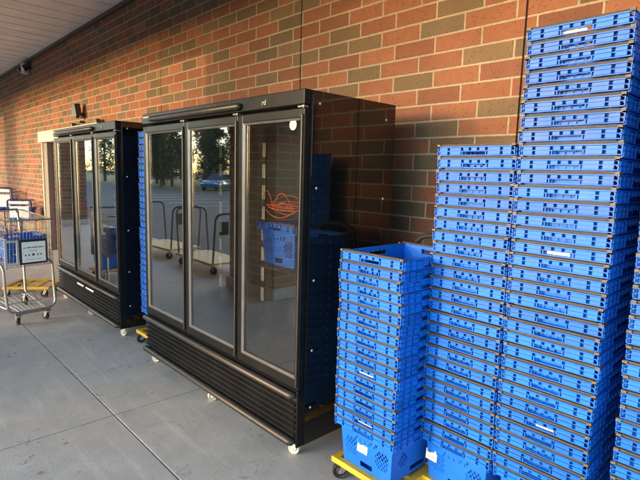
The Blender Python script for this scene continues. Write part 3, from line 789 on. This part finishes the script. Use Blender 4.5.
make_truck((-8.45,-.86,0),-.04,'yellow deck platform truck with two black hoops, farther one in the glass')
stack(-7.15,.45,.119,5,.055,'the low stack mirrored in the far cooler','blue totes mirrored in the far cooler')
make_dolly((-7.15,.45+.25,0),0,'yellow dolly under the low stack mirrored in the far cooler',DG)

def make_car(loc,rz,label,paint):
    e=empty('parked_car',loc,rz); tag(e,label,'car','cars in the parking lot')
    # side profile lofted across the width (x forward)
    st=[(-2.15,.42,.78,.80),(-2.05,.34,.95,.86),(-1.5,.30,1.00,.89),(-.2,.28,.98,.90),(1.0,.28,.96,.90),(1.75,.32,.86,.88),(2.1,.36,.72,.80),(2.2,.42,.62,.70)]
    q=MB(); ring=[]
    for x,zb,zt,hw in st:
        ring.append([(x,-hw*.94,zb),(x,-hw,zb+.16),(x,-hw,zt-.16),(x,-hw*.93,zt-.03),(x,-hw*.7,zt),(x,hw*.7,zt),(x,hw*.93,zt-.03),(x,hw,zt-.16),(x,hw,zb+.16),(x,hw*.94,zb)])
    vs=[p for g_ in ring for p in g_]; n=10
    fs=[(i*n+k,i*n+(k+1)%n,(i+1)*n+(k+1)%n,(i+1)*n+k) for i in range(len(st)-1) for k in range(n)]+[tuple(range(n)),tuple(range(len(vs)-1,len(vs)-n-1,-1))]
    q.add(vs,fs,0,True); q.build('body',paint,e)
    q=MB(); ca=[(-1.75,.97,.80),(-1.15,1.42,.62),(-.2,1.47,.62),(.35,1.40,.62),(1.05,.95,.78)]; ring=[]
    q.add([(x,s*hw,z) for x,z,hw in ca for s in(-1,1)],[(2*i,2*i+1,2*i+3,2*i+2) for i in range(4)]+[(8,6,4,2,0),(1,3,5,7,9),(0,1,9,8)]); q.build('window_band',M['carglass'],e)
    q=MB(); q.bbox(-1.18,.36,-.60,.60,1.415,1.485,.03); q.build('roof',paint,e)
    for x in(-1.35,1.35):
        for s in(-1,1):
            q=MB(); q.lathe([(.01,-.1),(.2,-.1),(.3,-.09),(.33,-.05),(.33,.05),(.3,.09),(.2,.1),(.01,.1)],(x,s*.82,.33),'y',24); wv=q.build('wheel',M['rubber'],e)
            q=MB(); q.lathe([(.0,.03),(.06,.035),(.19,.01),(.2,-.02)],(x,s*.925,.33),'y',20); q.build('rim',M['steel'],wv)
    for s in(-1,1):
        q=MB(); q.bbox(2.08,2.17,s*.62-.14,s*.62+.14,.60,.70,.02); q.build('headlight',M['lamp_clear'],e)
        q=MB(); q.bbox(-2.165,-2.06,s*.66-.12,s*.66+.12,.74,.86,.02); q.build('tail_light',M['lamp_red'],e)
make_car((-38.5,-20.3,-.15),.95,'blue car parked in the lot, mirrored in the middle cooler door',M['carblue'])

def leaf_cloud(q,rng,pts,size,n,flat=.5):
    for k in range(n):
        c,rad=rng.choice(pts); c=Vector(c)
        d=Vector((rng.gauss(0,1),rng.gauss(0,1),rng.gauss(0,1)*.8)); d=d.normalized()*rad*rng.random()**.45
        p=c+d; s=size*rng.uniform(.6,1.4)
        a=Vector((rng.gauss(0,1),rng.gauss(0,1),rng.gauss(0,1))).normalized(); b_=a.orthogonal().normalized()
        q.add([p-a*s,p+b_*s*flat,p+a*s,p-b_*s*flat],[(0,1,2,3)])
def make_conifer(seed,H=10):
    rng=random.Random(seed); e=empty('conifer_tree',(0,0,0))
    q=MB(); q.tube([(0,0,-.2),(0.02,0,H*.4),(0,0.03,H*.95)],[.2,.13,.02],9)
    pts=[]
    for k in range(70):
        t=k/70; z=H*(.12+.86*t); rad=(1-t)**.85*H*.2*rng.uniform(.7,1.15)+.12; a=k*2.4
        q.cyl((0,0,z),(rad*math.cos(a),rad*math.sin(a),z-.15*rad),.03*(1-t)+.01,.008,n=5)
        for s in(.35,.65,.95): pts.append(((rad*s*math.cos(a),rad*s*math.sin(a),z-.15*rad*s),.28+.25*(1-t)))
    q.build('trunk',M['bark'],e)
    q=MB(); leaf_cloud(q,rng,pts,.14,6500,.35); q.build('crown',M['leaf1'],e,fix=False); return e
def make_broad(seed,H=7.5,base=2.4):
    rng=random.Random(seed); e=empty('broadleaf_tree',(0,0,0)); pts=[]
    q=MB(); q.tube([(0,0,-.2),(.05,.03,base*.6),(.02,.0,base+.6)],[.19,.15,.1],9)
    for k in range(16):
        a=k*2.4; t=rng.uniform(.2,1); z0=base*.85+rng.uniform(0,.8); r_=rng.uniform(.6,1.9); z1=base+(H-base)*t
        if t>.85: r_*=.5
        p=(r_*math.cos(a),r_*math.sin(a),z1-.3); q.tube([(0,0,z0),(r_*.4*math.cos(a),r_*.4*math.sin(a),(z0+z1)/2),p],[.07,.05,.015],6); pts.append((p,rng.uniform(.65,1.1)))
    q.build('trunk',M['bark'],e)
    q=MB(); leaf_cloud(q,rng,pts,.12,6000,.6); q.build('crown',M['leaf2'],e,fix=False); return e
con=make_conifer(3); brd=make_broad(5)
used={'c':False,'b':False}
def tree(kind,x,y,s,rz,label,group):
    p=con if kind=='c' else brd
    o=p if not used[kind] else copy_tree(p); used[kind]=True
    o.location=(x,y,-.15); o.rotation_euler=(0,0,rz); o.scale=(s,s,s); tag(o,label,'tree',group); return o
CT='dark conifers beyond the lot'; BT='broadleaf trees around the lot'
for k,(x,y,s) in enumerate(((-46.5,-18.6,.80),(-48,-20.5,.95),(-45,-23.5,.62),(-52,-21.5,1.0),(-57,-23,1.05),(-46,-24,.9),(-62,-26,1.15),(-38,-29,.55),(-50,-17.2,.8),(-66,-20,1.1),(-33,-30,.7))):
    tree('c',x,y,s,k*1.1,'dark conifer beyond the parking lot mirrored in the cooler glass',CT)
for k,(x,y,s) in enumerate(((-41,-26.5,.62),(-56,-30,1.1),(-28,-28,.9),(-36,-25,.5))):
    tree('b',x,y,s,k*2.1,'leafy tree beyond the parking lot mirrored in the cooler glass',BT)
for k,(x,y,s) in enumerate(((-58,-34,.85),(-63,-35,.7),(-68,-36,.9),(-73,-35,.8),(-53,-36,.75),(-78,-37,.95),(-48,-35,.7),(-84,-36,.9))):
    tree('b' if k%2 else 'c',x,y,s,k*1.7,('leafy tree' if k%2 else 'dark conifer')+' in the far row beyond the house',BT if k%2 else CT)
# sunny side of lot: tree dappling the wall, added unseen hedgerow shading below it
SHADE=[('b',-12.1,-22.5,1.0)]
for k,(kd,x,y,s) in enumerate(SHADE):
    tree(kd,x,y,s,.6+k,'leafy tree on the sunny side of the lot behind the camera',BT+' sunny side')
rng=random.Random(11); q=MB()
pts=[((-14.6+k*.21+rng.uniform(-.1,.1),-15.5+rng.uniform(-.4,.4),.2+2.75*rng.random()**1.25),rng.uniform(.28,.45)) for k in range(125)]
leaf_cloud(q,rng,pts,.075,19000,.55)
for k in range(40): q.cyl((-14.5+k*.65,-15.5,-.1),(-14.5+k*.65+rng.uniform(-.2,.2),-15.5+rng.uniform(-.2,.2),1.9),.018,.006,n=5)
o=q.build('shade_hedge',M['shade_hedge'],fix=False); o.location=(0,0,-.1); tag(o,'long loose hedgerow added unseen behind the camera to shade the lower totes','shade_hedge')
e=empty('house',(-44.5,-30,-.1),.5); tag(e,'pale house with a light roof beyond the lot','house')
q=MB(); q.box(-4,4,-3,3,0,2.7); q.prism([(-3,2.7),(3,2.7),(0,4.5)],-3.98,3.98,'x'); q.build('wall',M['siding'],e)
q=MB()
for s in(-1,1): q.add([(-4.3,s*3.4,2.5),(4.3,s*3.4,2.5),(4.3,0,4.62),(-4.3,0,4.62),(-4.3,s*3.4,2.62),(4.3,s*3.4,2.62),(4.3,0,4.74),(-4.3,0,4.74)],[(0,1,2,3),(4,5,6,7),(0,1,5,4),(0,3,7,4),(1,2,6,5)])
q.build('roof',M['roofing'],e)
for x in(-2.6,2.4):
    q=MB(); q.bbox(x-.6,x+.6,3.0,3.06,1.0,2.1,.02); wv=q.build('window',M['white'],e); q=MB(); q.box(x-.5,x+.5,3.06,3.075,1.1,2.0); q.build('pane',M['carglass'],wv)
q=MB(); q.bbox(-.45,.45,3.0,3.05,.05,2.1,.02); q.build('door',M['taupe'],e)
